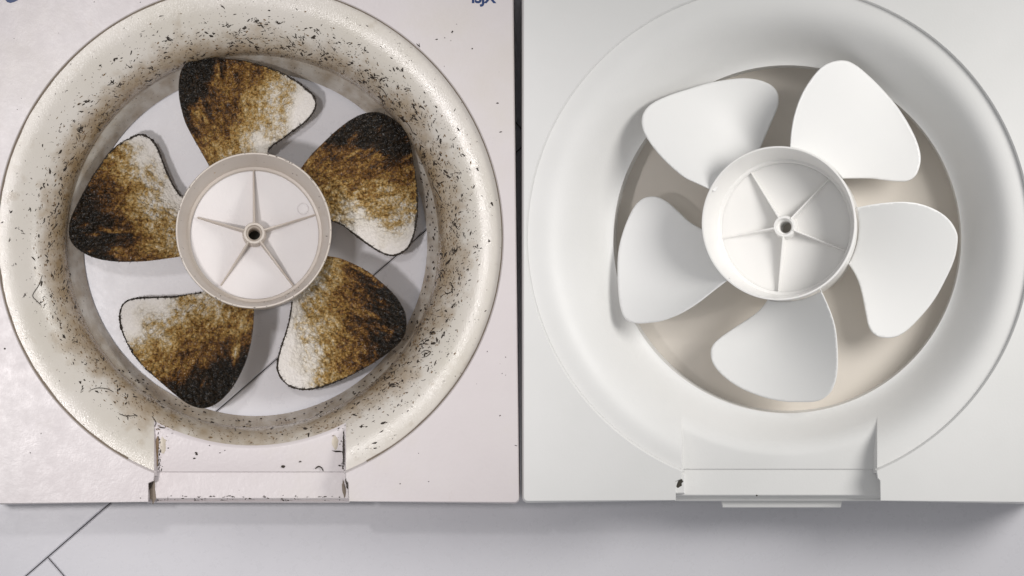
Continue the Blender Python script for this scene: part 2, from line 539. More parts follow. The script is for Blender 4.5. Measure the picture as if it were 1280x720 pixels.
# ------------------------------------------------------------------ hub, ribs, boss
def lathe(name, prof, centre, mat, parent, N=160, irregular=0.0):
    """prof: list of (radius px, z); centre(z) gives the axis pixel at that height"""
    vs = []; fs = []
    for i in range(N):
        a = 2 * math.pi * i / N
        for r, z in prof:
            cx, cy = centre(z)
            rr = r
            vs.append(P(cx + rr * math.cos(a), cy + rr * math.sin(a), z))
    L = len(prof)
    for i in range(N):
        j = (i + 1) % N
        for k in range(L - 1):
            fs.append((i * L + k, i * L + k + 1, j * L + k + 1, j * L + k))
    o = mesh_obj(name, vs, fs, mat, parent)
    fix_normals(o)
    o.data.set_sharp_from_angle(angle=math.radians(40))
    return o

def hub(root, c_rim, c_floor, r_rim, r_floor, ribs, mat, fmat, mark=None, bore_tone=None, bh=0.014):
    zr, zf = Z0 - 0.001, Z0 - 0.033
    def centre(z):
        f = (zr - z) / (zr - zf)
        return (c_rim[0] + (c_floor[0] - c_rim[0]) * f, c_rim[1] + (c_floor[1] - c_rim[1]) * f)
    # the outer wall stays a straight sleeve so the blades meet it
    prof = [(r_rim - 8, 0.0015), (r_rim - 4, 0.002), (r_rim - 1.2, zr - 0.004), (r_rim - 0.4, zr - 0.0006), (r_rim - 1.0, zr), (r_rim - 2.6, zr),
            (r_rim - 3.2, zr - 0.0006), (r_rim - 4.6, zr - 0.004), (r_floor + 4.8, zf + 0.006), (r_floor + 3.9, zf + 0.0045), (r_floor + 0.9, zf + 0.0042), (r_floor, zf + 0.0035), (r_floor - 0.4, zf)]
    def cen2(z):
        if z < zf - 1e-6: return centre(zf)
        return centre(z)
    h = lathe('hub', prof, cen2, mat, root)
    fl = lathe('hub_floor', [(r_floor - 0.2, zf - 0.0002), (r_floor * 0.6, zf - 0.0001), (r_floor * 0.25, zf), (8.6, zf)], centre, fmat, h)
    fix_up(fl)
    zb = zf + bh
    bx, by = c_floor
    def cb(z): return (bx + (c_rim[0] - c_floor[0]) * (z - zf) / (zr - zf) , by + (c_rim[1] - c_floor[1]) * (z - zf) / (zr - zf))
    lathe('boss', [(15.2, zf - 0.0005), (14.4, zf + 0.004), (13.6, zb - 0.0008), (12.9, zb), (10.4, zb), (9.8, zb - 0.0006), (9.4, zb - 0.003), (8.2, zb - 0.0035), (7.6, zb - 0.004), (7.4, zf - 0.02)], cb, mat, h, 64)
    lathe('bore_shade_disc', [(8.5, zf - 0.012), (4.0, zf - 0.0125), (0.01, zf - 0.0125)], cb, bore_tone or M['dark'], h, 32)  # added disc, its colour paints the shade seen down the open bore
    for ex, ey in ribs:
        dx, dy = ex - bx, ey - by; L = math.hypot(dx, dy); ux, uy = dx / L, dy / L; px, py = -uy, ux
        vs = []; fs = []
        n = 8
        for i in range(n + 1):
            f = i / n
            d = 12.5 + (L - 12.5) * f
            top = zf + (bh - 0.0015) * (1 - f) ** 1.15 + 0.0022
            wd0 = 1.9 - 0.6 * f; wd1 = 1.1 - 0.35 * f
            for wv, z in ((-wd0, zf - 0.0004), (-wd1, top - 0.0003), (-wd1 * 0.5, top), (wd1 * 0.5, top), (wd1, top - 0.0003), (wd0, zf - 0.0004)):
                qx, qy = cb(z)
                x = qx + ux * d + px * wv; y = qy + uy * d + py * wv
                vs.append(P(x, y, z))
        for i in range(n):
            for k in range(5):
                a = i * 6 + k; fs.append((a, a + 1, a + 7, a + 6))
        fs.append(tuple(range(6))); fs.append(tuple(range(n * 6, n * 6 + 6)))
        o = mesh_obj('rib', vs, fs, mat, h, smooth=False); fix_normals(o)
    if mark:
        lathe('mould_mark', [(7.4, zf), (7.1, zf + 0.0005), (6.4, zf + 0.0005), (6.1, zf)], lambda z: mark, fmat, h, 40)
    return h

# ------------------------------------------------------------------ blades
def conv(off, sc, pts): return [(off[0] + x / sc, off[1] + y / sc) for x, y in pts]

def blade(root, off, outline, c_hub, r_clip, ccw_start, mat, z_hi, z_lo, grime=None, step=3.0, thick=0.0018, pw=1.55):
    """outline: pixel trace from hub edge round to hub edge. ccw_start True when the first point is on the counter-clockwise (high) side"""
    pts = smooth_loop(conv(off, 3.6, outline), 6)
    cx, cy = c_hub
    # close along an arc inside the hub's wall
    a0 = math.atan2(pts[-1][1] - cy, pts[-1][0] - cx); a1 = math.atan2(pts[0][1] - cy, pts[0][0] - cx)
    d = (a1 - a0 + math.pi) % (2 * math.pi) - math.pi
    arc = [(cx + r_clip * math.cos(a0 + d * i / 14), cy + r_clip * math.sin(a0 + d * i / 14)) for i in range(15)]
    # resample the free edge evenly
    res = [pts[0]]; acc = 0.0
    for i in range(1, len(pts)):
        ax, ay = res[-1]; bx, by = pts[i]
        L = math.hypot(bx - ax, by - ay)
        while L > step:
            f = step / L; ax += (bx - ax) * f; ay += (by - ay) * f; res.append((ax, ay)); L = math.hypot(bx - ax, by - ay)
    res.append(pts[-1])
    loop = res + arc
    # angles of the blade, measured clockwise on screen from its high edge
    ang = [math.atan2(y - cy, x - cx) for x, y in loop]
    mx = sum(x for x, y in res) / len(res); my = sum(y for x, y in res) / len(res)
    am = math.atan2(my - cy, mx - cx)
    rel = [(a - am + math.pi) % (2 * math.pi) - math.pi for a in ang]
    amin, amax = min(rel), max(rel)            # screen y is down, so growing angle = clockwise
    def s_of(x, y):
        a = (math.atan2(y - cy, x - cx) - am + math.pi) % (2 * math.pi) - math.pi
        return max(0, min(1, (a - amin) / (amax - amin)))
    def z_of(x, y):
        s = s_of(x, y); r = math.hypot(x - cx, y - cy)
        e = 1 - (1 - s) ** pw                 # steep at the high edge, flattening towards the low one
        dish = 0.006 * math.sin(math.pi * s) * (r / 230)
        droop = 0.004 * ((r - 97) / 130) ** 2
        return z_hi + (z_lo - z_hi) * e - dish * 0.6 - droop * (1 - s)
    xs = [p[0] for p in loop]; ys = [p[1] for p in loop]
    co = [Vector(p) for p in loop]
    n = len(co)
    # interior points
    y = min(ys) + step * 0.5; row = 0
    inner = []
    sb = [(loop[i], loop[(i + 1) % n]) for i in range(n)]
    while y < max(ys):
        x = min(xs) + (step * 0.5 if row % 2 else 0)
        cr = sorted(ax + (y - ay) * (bx - ax) / (by - ay) for (ax, ay), (bx, by) in sb if (ay > y) != (by > y))
        while x < max(xs):
            c = sum(1 for q in cr if q < x)
            if c % 2 == 1 and min(abs(q - x) for q in cr) > step * 0.55:
                inner.append((x + rnd.uniform(-.15, .15) * step, y + rnd.uniform(-.15, .15) * step))
            x += step
        y += step * 0.87; row += 1
    # drop interior points that crowd the border
    cell = {}
    for p in loop: cell.setdefault((int(p[0] // step), int(p[1] // step)), []).append(p)
    keep = []
    for p in inner:
        i, j = int(p[0] // step), int(p[1] // step); ok = True
        for a in (-1, 0, 1):
            for b in (-1, 0, 1):
                for q in cell.get((i + a, j + b), ()):
                    if (q[0] - p[0]) ** 2 + (q[1] - p[1]) ** 2 < (step * 0.5) ** 2: ok = False
        if ok: keep.append(p)
    allp = co + [Vector(p) for p in keep]
    r = delaunay_2d_cdt(allp, [], [list(range(n))], 1, 1e-5)
    V2, F2 = r[0], r[2]
    orig = r[3]
    nv = len(V2)
    verts = []; gr = []
    for q in V2:
        z = z_of(q.x, q.y); g = 0.0
        if grime:
            g, h = grime(q.x, q.y)
            z += h
        verts.append(P(q.x, q.y, z)); gr.append(g)
    # border order in the output
    b_of = {}
    for i, lst in enumerate(orig):
        for k in lst:
            if k < n: b_of[k] = i
    bl = []
    for k in range(n):
        if k in b_of and (not bl or bl[-1] != b_of[k]): bl.append(b_of[k])
    if bl[0] == bl[-1]: bl.pop()
    for q in V2:
        verts.append(P(q.x, q.y, z_of(q.x, q.y) - thick)); gr.append(0.35 if grime else 0.0)
    faces = []
    for f in F2:
        a, b, c = [V2[i] for i in f[:3]]
        f = tuple(f)
        if (b.x - a.x) * (c.y - a.y) - (b.y - a.y) * (c.x - a.x) > 0: f = f[::-1]     # screen y points down
        faces.append(f); faces.append(tuple(i + nv for i in f[::-1]))
    # rounded rim strip between the two skins
    mid = {}
    for k, i in enumerate(bl):
        q = V2[i]; pa = V2[bl[k - 1]]; pb = V2[bl[(k + 1) % len(bl)]]
        t = Vector((pb.x - pa.x, pb.y - pa.y)); t = t.normalized() if t.length > 0 else Vector((1, 0))
        nrm = Vector((t.y, -t.x))
        if inside((q.x + nrm.x * 1.2, q.y + nrm.y * 1.2), loop): nrm = -nrm
        mid[i] = len(verts)
        verts.append(P(q.x + nrm.x * 0.7, q.y + nrm.y * 0.7, z_of(q.x, q.y) - thick * 0.5)); gr.append(gr[i])
    for k, i in enumerate(bl):
        j = bl[(k + 1) % len(bl)]
        faces.append((i, j, mid[j], mid[i])); faces.append((mid[i], mid[j], j + nv, i + nv))
    o = mesh_obj('blade', verts, faces, mat, root, attrs={'grime': gr})
    fix_normals(o)
    return o, res, z_of, s_of

def make_grime(pw, pb, c_hub, seed):
    ax, ay = pb[0] - pw[0], pb[1] - pw[1]; L2 = ax * ax + ay * ay
    def f(x, y):
        g = ((x - pw[0]) * ax + (y - pw[1]) * ay) / L2
        dx, dy = x - c_hub[0], y - c_hub[1]; r = math.hypot(dx, dy); a = math.atan2(dy, dx)
        rr = max(0, min(1, (r - 97) / 128))
        if g > 0: g *= 0.66 + 0.42 * rr
        g = g * 0.99 + 0.035 + 0.17 * nz(x * 0.03, y * 0.03, seed, 4)
        streak = nz(a * 26, r * 0.035, seed + 5, 4)
        mask = max(0, min(1, (g - 0.12) / 0.15))
        g += mask * (0.11 * streak + 0.15 * nz(x * 0.14, y * 0.14, seed + 9, 3) + 0.16 * nz(x * 0.4, y * 0.4, seed + 3, 2))
        dk = max(0, min(1, (g - 0.62) / 0.2))
        g -= dk * (0.05 + 0.55 * max(0, nz(a * 17, r * 0.028, seed + 21, 3) + 0.05))
        g = max(0.0, min(1.0, g))
        h = 0.00014 * nz(x * 0.45, y * 0.45, seed + 2, 2)
        h += mask * (0.0011 * abs(streak) + 0.0021 * nz(x * 0.22, y * 0.22, seed + 1, 3)) * (1.15 - 0.4 * g)
        return g, h
    return f

def fringe(parent, res, z_of, s_of, seed):
    """black greasy fluff along the blade's free edge"""
    rg = random.Random(seed)
    vs = []; fs = []
    n = len(res); prev = None
    pts = res[2:-2]
    for i, (x, y) in enumerate(pts):
        a = pts[max(i - 1, 0)]; b = pts[min(i + 1, len(pts) - 1)]
        t = Vector((b[0] - a[0], b[1] - a[1])); t = t.normalized() if t.length else Vector((1, 0))
        nr = Vector((-t.y, t.x))
        s = s_of(x, y)
        w = 0.25 + 0.95 * max(0, min(1, (s - 0.35) / 0.4))
        w *= 0.65 + 0.9 * abs(nz(i * 0.11, seed * 1.7)) + 0.4 * rg.random()
        z = z_of(x, y) - 0.0004
        ring = []
        for k in range(6):
            q = k * math.pi / 3
            o = nr * (math.cos(q) * w * (0.7 + 0.6 * rg.random()))
            ring.append(len(vs)); vs.append(P(x + o.x, y + o.y, z + math.sin(q) * w * S * 1.6))
        if prev:
            for k in range(6): fs.append((prev[k], prev[(k + 1) % 6], ring[(k + 1) % 6], ring[k]))
        prev = ring
        # stray tufts
        if rg.random() < 0.16 + 0.30 * (s > 0.55):
            ang = rg.uniform(0, 2 * math.pi); Ln = rg.uniform(1.5, 4.5)
            hx, hy = x + math.cos(ang) * Ln, y + math.sin(ang) * Ln
            wx, wy = -math.sin(ang) * 0.45, math.cos(ang) * 0.45
            zz = z + 0.0011
            i0 = len(vs)
            vs += [P(x - wx, y - wy, zz), P(x + wx, y + wy, zz), P(hx, hy, zz + 0.0004), P(x, y, zz + 0.0007)]
            fs += [(i0, i0 + 2, i0 + 3), (i0 + 2, i0 + 1, i0 + 3), (i0, i0 + 1, i0 + 2)]
    o = mesh_obj('dust_fringe', vs, fs, M['soot'], parent, kind='stuff')
    return o

# ------------------------------------------------------------------ the soiled fan (left)
t = NT('seam_grease_and_shade'); t.col(t.mix(t.noise(150, 4), (0.16, 0.12, 0.085), (0.30, 0.25, 0.20))); t.rough(0.6); M['seam'] = t.m
t = NT('brown_grease'); t.col(t.mix(t.noise(150, 4), (0.13, 0.075, 0.03), (0.26, 0.17, 0.085))); t.rough(0.5); M['brown'] = t.m
old = empty('exhaust_fan', P(316, 300, 0) , 'dirty exhaust fan with grease-blackened brown blades and speckled round bell', 'exhaust fan', 'exhaust fans lying side by side')
Hl = Housing(old, (312, 297), 315, (316, 301), 233, (319, 305), 215, 192.5, 432.5,
             ((-14, -36), (639.5, -36), (647.5, 627.5), (-14, 629.0)), {'panel': M['panel_old'], 'bell': M['bell_old'], 'slot': M['panel_old']}, True)
Hl.jogs = (7.5, 3.5); Hl.y_step = 589.5; Hl.y_lip = 623.5
Hl.build()
cl = (317.5, 291.5)
hub(old, (317, 288), (318, 294), 98, 80.5, [(317, 209), (399, 267), (371, 363), (276, 357), (247, 272)], M['hub_old'], M['hubfloor_old'], (378.5, 261))
L_BLADES = [
 ((210, 50), [(445, 512), (455, 490), (475, 470), (510, 447), (560, 410), (620, 365), (655, 320), (665, 285), (652, 250), (620, 220), (570, 182), (500, 145), (440, 122), (380, 105), (330, 93), (260, 85), (190, 78), (155, 74), (115, 86), (75, 115), (55, 160), (50, 230), (60, 300), (80, 370), (110, 430), (150, 500), (190, 570)], (600, 330), (140, 150)),
 ((70, 150), [(565, 350), (530, 300), (500, 240), (480, 190), (455, 125), (425, 85), (380, 66), (340, 80), (290, 108), (240, 150), (190, 220), (145, 290), (100, 375), (70, 440), (60, 500), (72, 550), (115, 590), (180, 620), (270, 635), (370, 635), (450, 628), (560, 612)], (470, 170), (150, 500)),
 ((140, 340), [(410, 92), (350, 102), (280, 112), (200, 115), (120, 118), (70, 130), (45, 155), (36, 195), (42, 250), (65, 310), (100, 370), (150, 430), (210, 485), (280, 545), (340, 590), (395, 610), (440, 605), (490, 575), (540, 520), (580, 450), (605, 390), (625, 310), (635, 230), (637, 150)], (130, 180), (400, 510)),
 ((330, 310), [(285, 38), (340, 48), (400, 72), (470, 110), (520, 150), (570, 195), (610, 245), (635, 300), (638, 360), (620, 410), (570, 460), (500, 510), (430, 550), (350, 590), (270, 620), (200, 635), (140, 630), (95, 605), (65, 560), (62, 510), (80, 440), (100, 380), (118, 310), (128, 235)], (120, 470), (560, 350)),
 ((370, 130), [(30, 282), (70, 230), (120, 180), (190, 115), (260, 65), (320, 42), (375, 40), (430, 65), (480, 110), (510, 170), (525, 250), (540, 350), (545, 440), (540, 530), (525, 600), (500, 650), (460, 675), (420, 680), (370, 660), (310, 620), (250, 575), (205, 540), (150, 522)], (400, 610), (350, 140)),
]
for i, (off, pts, pw, pb) in enumerate(L_BLADES):
    pw = conv(off, 3.6, [pw])[0]; pb = conv(off, 3.6, [pb])[0]
    b, res, zf, sf = blade(old, off, pts, cl, 90, False, M['blade_old'], 0.055, 0.020, make_grime(pw, pb, cl, 11.3 * i + 2), step=1.15)
    b['label'] = ['grease-caked top blade, black on its left', 'grease-caked left blade, black at its lower left', 'grease-caked lower left blade, black at its bottom tip',
                  'grease-caked lower right blade, black on its right', 'grease-caked upper right blade, black on its top half'][i]
    fringe(b, res, zf, sf, 31 + i)

# ---- flecks of soot stuck to the bell, the panel and the channel
def flecks():
    rg = random.Random(5)
    vs = []; fs = []
    def add(x, y, L, w, a, z=None):
        zz = (Hl.z_at(x, y) if z is None else z)
        n = 7; i0 = len(vs)
        ca, sa = math.cos(a), math.sin(a)
        for k in range(n):
            q = 2 * math.pi * k / n
            lx = math.cos(q) * L * rg.uniform(0.55, 1.2); ly = math.sin(q) * w * rg.uniform(0.4, 1.3)
            px, py = x + lx * ca - ly * sa, y + lx * sa + ly * ca
            z1 = (Hl.z_at(px, py) if z is None else z)
            vs.append(P(px, py, z1 + 0.00005))
        vs.append(P(x, y, zz + 0.0002 + 0.00035 * min(w, 1.5)))
        for k in range(n): fs.append((i0 + k, i0 + (k + 1) % n, i0 + n))
    def tang(x, y): return math.atan2(y - 299, x - 314) + math.pi / 2
    cnt = 0
    while cnt < 2100:
        th = rg.uniform(0, 2 * math.pi)
        t = rg.random() ** 0.5 if rg.random() < 0.85 else rg.random()
        t = 0.04 + 0.95 * t
        # fewer low on the ring, more at the top and the right
        dens = 0.20 + 0.42 * max(0, -math.sin(th)) + 0.75 * max(0, math.cos(th - 0.15)) ** 1.5 + 0.14 * max(0, -math.cos(th))
        if t < 0.35: dens *= 0.35
        if rg.random() > dens: continue
        if t < Hl.t_out(th) + 0.02: continue
        cx, cy, r = Hl.ring(t); x, y = cx + r * math.cos(th), cy + r * math.sin(th)
        if not (-5 < x < 655 and y > -6): continue
        big = rg.random()
        L = rg.uniform(0.5, 1.3) if big < 0.74 else rg.uniform(1.3, 2.6) if big < 0.96 else rg.uniform(2.6, 4.4)
        add(x, y, L, max(0.3, L * rg.uniform(0.16, 0.42)), tang(x, y) + rg.gauss(0.15, 0.55)); cnt += 1
    for x, y, L, w in [(143, 75, 3.2, 2.2), (125, 82, 2.4, 1.8), (146, 73, 2, 2), (206, 66, 3, 1.6), (295, 47, 3.6, 1), (308, 48, 3.4, 1.2), (303, 53, 2.6, 1), (320, 27, 4.5, 1.3), (347, 28, 4, 1.4), (336, 13, 2, 1.6), (392, 46, 4.5, 2.6),
                       (361, 58, 5, 1.6), (377, 68, 4.6, 1.9), (352, 60, 4, 1.4), (407, 73, 3.4, 2.4), (455, 102, 3.6, 2.2), (497, 109, 4.4, 1.5), (475, 109, 3, 1.6), (523, 57, 5, 1.1), (566, 39, 1.3, 1.2), (590, 61, 1.3, 1), (503, 149, 6, 3.2),
                       (530, 196, 4.4, 2.6), (519, 168, 4.2, 1.4), (545, 205, 3, 1.6), (597, 212, 4.4, 1.3), (615, 255, 4, 1.4), (611, 301, 2.6, 1.4), (548, 305, 4, 2), (530, 303, 3.4, 1.6), (552, 318, 3.6, 2), (565, 312, 3, 1.2), (540, 345, 3, 1.4), (528, 325, 4.6, 1.8), (557, 389, 3, 1.6),
                       (80, 421, 4.6, 2.2), (100, 478, 2.6, 1.8), (76, 223, 3.2, 2), (14, 265, 3.6, 1.4), (38, 262, 4, 1.3), (12, 300, 4.4, 1.5), (20, 285, 1.6, 1.2), (3, 278, 1.4, 1.4), (44, 335, 2.4, 1.2), (160, 520, 5, 1.2), (170, 519, 4, 1), (353, 543, 1.8, 1.8), (386, 544, 4, 2), (452, 533, 3, 2),
                       (443, 505, 1.8, 1.8), (440, 510, 3, 1.1), (503, 476, 2.4, 2), (425, 523, 2, 1), (522, 452, 3.4, 1.6), (531, 443, 4.6, 1.8), (546, 425, 5, 2), (300, 541, 2.2, 1.4), (103, 371, 2, 1.6), (94, 384, 3.6, 2), (80, 361, 2.2, 1.5), (68, 380, 2.4, 1.1)]:
        if Hl.t_at(x, y) > 0.99: continue
        ra = tang(x, y) + rg.gauss(0, 0.5); L *= 0.8; w *= 0.75
        add(x, y, L, w, ra); add(x + rg.uniform(-2, 2), y + rg.uniform(-2, 2), L * 0.6, w * 0.7, ra + rg.uniform(0.5, 1.4))
    for _ in range(230):     # clumps of several slivers
        th = rg.choice((rg.uniform(-2.4, 0.9), rg.uniform(-2.0, -0.6), rg.uniform(-0.5, 0.8), rg.uniform(2.0, 4.0)))
        t = 1 - abs(rg.gauss(0, 0.30))
        if not 0.15 < t < 0.985 or t < Hl.t_out(th) + 0.04: continue
        cx, cy, r = Hl.ring(t); x, y = cx + r * math.cos(th), cy + r * math.sin(th)
        if y < 0: continue
        a0 = tang(x, y) + rg.gauss(0.2, 0.5); sz = rg.uniform(0.7, 1.9)
        for k in range(rg.randint(3, 8)):
            d = rg.gauss(0, 2.6) * sz; e = rg.gauss(0, 0.9) * sz
            add(x + d * math.cos(a0) - e * math.sin(a0), y + d * math.sin(a0) + e * math.cos(a0), rg.uniform(0.6, 2.2) * sz, rg.uniform(0.25, 0.7) * sz, a0 + rg.gauss(0, 0.5))
    # the duct's wall
    for _ in range(150):
        th = rg.uniform(-0.7, 2.4); f = rg.random() * 0.8
        zt = Hl.z_of_t(1)
        cx = Hl.c_thr[0] + 3 * f; cy = Hl.c_thr[1] + 4 * f; r = Hl.r_thr + (215 - 233) * f
        add(cx + (r - 0.5) * math.cos(th), cy + (r - 0.5) * math.sin(th), rg.uniform(0.8, 2.4), rg.uniform(0.5, 1.2), th + 1.57, zt + (0.003 - zt) * f + 0.0008)
    mesh_obj('soot_flecks', vs, fs, M['soot'], old, smooth=False, kind='stuff')
    vs.clear(); fs.clear(); cnt = 0
    while cnt < 1500:        # finer brown specks
        th = rg.uniform(0, 2 * math.pi); t = 1 - abs(rg.gauss(0, 0.26))
        if not 0.1 < t < 0.99 or t < Hl.t_out(th) + 0.02: continue
        if rg.random() > 0.45 + 0.4 * abs(math.cos(th)): continue
        cx, cy, r = Hl.ring(t); x, y = cx + r * math.cos(th), cy + r * math.sin(th)
        L = rg.uniform(0.5, 2.4); add(x, y, L, L * rg.uniform(0.15, 0.5), tang(x, y) + rg.gauss(0.1, 0.4)); cnt += 1
    mesh_obj('brown_specks', vs, fs, M['brown'], old, smooth=False, kind='stuff')
    vs.clear(); fs.clear()
    for _ in range(70):      # hub rim and the upper inside of its wall
        a = rg.uniform(0, 2 * math.pi); q = rg.random()
        if q < 0.6: add(317 + 96.4 * math.cos(a), 288 + 96.4 * math.sin(a), rg.uniform(0.4, 1.5), rg.uniform(0.3, 0.6), a + 1.57, Z0 - 0.001)
        else:
            f = rg.uniform(0.1, 0.8); rr = 93.5 - 8.5 * f
            add(317 + rr * math.cos(a), 288.5 + 4 * f + rr * math.sin(a), rg.uniform(0.4, 1.0), rg.uniform(0.3, 0.5), a + 1.57, Z0 - 0.004 - 0.023 * f)
    mesh_obj('hub_flecks', vs, fs, M['soot'], old, smooth=False, kind='stuff')
    # the flat panel and the channel
    vs.clear(); fs.clear()
    for _ in range(60):
        x, y = rg.uniform(0, 640), rg.uniform(0, 625)
        if Hl.t_at(x, y) > -0.03 or 180 < x < 445 and y > 520: continue
        L = rg.uniform(0.4, 1.2); add(x, y, L, L * rg.uniform(0.4, 0.9), rg.uniform(0, 3), Z0)
    for x, y, L, w in [(546, 49, 2.4, 0.9), (622, 129, 2, 1), (626, 165, 2.2, 0.8), (565, 40, 1.4, 1.2), (536, 602, 1, .9), (645, 557, 2, .8), (6, 436, 1.6, 1.2), (38, 566, 1, 1)]:
        add(x, y, L, w, rg.uniform(-0.6, 0.6), Z0)
    for x, y, L, w in [(354, 583, 2.4, 2.2), (375, 577, 2, 1.1), (245, 566, 2.6, 1.2), (243, 573, 2, 1), (275, 566, 1.2, 1), (281, 563, .9, .7), (421, 564, 7.5, 1.3), (425, 582, 2.4, 1), (246, 568, 2, 1.4), (262, 557, 1, .8), (210, 560, 1.4, 1)]:
        add(x, y, L, w, rg.uniform(-0.1, 0.1), Hl.z_slot + 0.0001)
    for _ in range(26):
        add(rg.uniform(195, 434), 624 + rg.uniform(-1.2, 1.5), rg.uniform(0.6, 2.4), rg.uniform(0.4, 0.9), rg.gauss(0, .3), Hl.z_slot - 0.001)
    for _ in range(120):     # grease gathered along the channel's walls and lip
        q = rg.random()
        if q < 0.40: x, y, a = 197.5 + abs(rg.gauss(0, 2.2)), rg.uniform(540, 588), 1.6
        elif q < 0.72: x, y, a = 430.5 - abs(rg.gauss(0, 2.0)), rg.uniform(540, 588), 1.6
        else: x, y, a = rg.uniform(195, 434), 621.5 - abs(rg.gauss(0, 1.2)), 0.0
        add(x, y, rg.uniform(0.6, 2.8), rg.uniform(0.3, 0.8), a + rg.gauss(0, 0.25), Hl.z_slot + (0.0001 if y < 589 else -0.0007))
    mesh_obj('panel_flecks', vs, fs, M['soot'], old, smooth=False, kind='stuff')
flecks()

def strand(name, pts, r, parent, zfun, lift=0.0005, mat=None):
    pts = smooth_loop(pts, 5)
    vs = []; fs = []
    for i, (x, y) in enumerate(pts):
        a = pts[max(i - 1, 0)]; b = pts[min(i + 1, len(pts) - 1)]
        t = Vector((b[0] - a[0], b[1] - a[1])); t = t.normalized() if t.length else Vector((1, 0)); nr = Vector((-t.y, t.x))
        w = r * (0.35 + 0.65 * math.sin(math.pi * min(1, max(0, (i + 0.5) / len(pts)))) ** 0.5)
        z = zfun(x, y) + lift
        for k in range(4):
            q = k * math.pi / 2 + 0.4
            vs.append(P(x + nr.x * math.cos(q) * w, y + nr.y * math.cos(q) * w, z + math.sin(q) * w * S))
        if i:
            a0 = (i - 1) * 4; b0 = i * 4
            for k in range(4): fs.append((a0 + k, a0 + (k + 1) % 4, b0 + (k + 1) % 4, b0 + k))
    return mesh_obj(name, vs, fs, mat or M['soot'], parent)
HAIRS = [[(53, 344), (49, 356), (41, 369), (46, 376), (52, 382)], [(112, 488), (122, 485), (134, 486), (142, 490)], [(149, 517), (158, 520), (171, 519)],
         [(566, 318), (571, 313), (571, 306)], [(527, 290), (520, 298), (512, 306)], [(470, 108), (478, 112), (484, 121)], [(318, 24), (322, 29), (327, 28)],
         [(344, 27), (349, 30), (354, 27)], [(526, 442), (531, 438), (538, 440), (534, 445), (527, 447)], [(190, 520), (195, 528), (193, 533)], [(540, 230), (548, 243), (552, 252)], [(505, 150), (512, 158), (516, 167)]]
for h in HAIRS: strand('lint_strand', h, 0.5, old, lambda x, y: Hl.z_at(x, y))
strand('lint_strand', [(394, 586), (398, 583), (402, 585), (404, 589)], 0.9, old, lambda x, y: Hl.z_slot)
# packed grease and painted shade in the channel's corners
def smear(name, x, y, L, w, a, z, parent, mat, n=14, seed=0, hgt=0.0012):
    rg = random.Random(seed); vs = []; fs = []
    for k in range(n):
        q = 2 * math.pi * k / n
        lx = math.cos(q) * L * rg.uniform(0.75, 1.15); ly = math.sin(q) * w * rg.uniform(0.6, 1.25)
        vs.append(P(x + lx * math.cos(a) - ly * math.sin(a), y + lx * math.sin(a) + ly * math.cos(a), z))
    vs.append(P(x, y, z + hgt))
    for k in range(n): fs.append((k, (k + 1) % n, n))
    o = mesh_obj(name, vs, fs, mat, parent); fix_up(o); return o
smear('grease_shade_lump', 188, 606, 9, 2.6, 2.0, Hl.z_slot + 0.0002, old, M['soot'], seed=1)
smear('grease_shade_lump', 191, 614, 15, 4.6, 1.57, Hl.z_slot - 0.0009, old, M['seam'], seed=2)  # shade of the cut-back corner, painted as a dark lump
smear('grease_shade_lump', 196.0, 566, 26, 2.3, 1.62, Hl.z_slot + 0.0006, old, M['brown'], seed=12, hgt=0.0009)  # wall grime together with the wall's shade, painted as one strip
smear('grease_shade_lump', 435, 607, 9, 2.4, 1.25, Hl.z_slot + 0.0002, old, M['soot'], seed=3)  # dark patch painted for the clip hole in the wall
smear('grease_shade_lump', 430.0, 612, 12, 2.2, 1.45, Hl.z_slot - 0.0009, old, M['seam'], seed=14)
smear('grease_shade_lump', 429.5, 560, 24, 1.3, 1.57, Hl.z_slot + 0.0003, old, M['soot'], seed=4, hgt=0.0006)
t = NT('yellowish_notch_shade'); t.col(t.mix(t.noise(200, 4), (0.50, 0.43, 0.33), (0.60, 0.54, 0.45))); t.rough(0.35); M['film'] = t.m  # colour that paints the shade of the channel's small notches
smear('notch_shade_patch', 204, 556, 11, 4.5, 1.5, Hl.z_slot + 0.00005, old, M['film'], seed=5, hgt=0.0003)  # yellowish shade of a small recess, painted as a patch
smear('notch_shade_patch', 419, 553, 9, 4.0, 1.57, Hl.z_slot + 0.00005, old, M['film'], seed=6, hgt=0.0003)  # same painted recess shade at the other wall

# blue print at the top of the soiled panel
def text_part(body, x, y, size_px, parent):
    cu = bpy.data.curves.new('print', 'FONT'); cu.body = body; cu.size = size_px * S; cu.extrude = 0.00004; cu.space_character = 0.95
    cu.offset = 0.0003
    tmp = bpy.data.objects.new('tmp', cu); C.objects.link(tmp)
    dg = bpy.context.evaluated_depsgraph_get()
    me = bpy.data.meshes.new_from_object(tmp.evaluated_get(dg))
    bpy.data.objects.remove(tmp)
    me.materials.clear(); me.materials.append(M['ink'])
    o = bpy.data.objects.new('printed_text', me); C.objects.link(o)
    o.location = P(x, y, Z0 + 0.00006); o.parent = parent; o.matrix_parent_inverse = parent.matrix_world.inverted()
    return o
text_part('ISJX', 589, 3.4, 19, old)
def drop_mark():
    pts = [(6, -1), (9, 2.6), (13, 3.8), (18, 2.4), (24, -0.6), (30, -5), (27, -9), (18, -8), (10, -5)]
    vs = [P(x, y, Z0 + 0.00006) for x, y in pts] + [P(x, y, Z0 + 0.00012) for x, y in [(14 + (px - 14) * .97, -2 + (py + 2) * .97) for px, py in pts]]
    n = len(pts)
    fs = [tuple(range(n, 2 * n))] + [(i, (i + 1) % n, n + (i + 1) % n, n + i) for i in range(n)]
    o = mesh_obj('printed_mark', vs, fs, M['ink'], old, smooth=False); fix_up(o)
drop_mark()

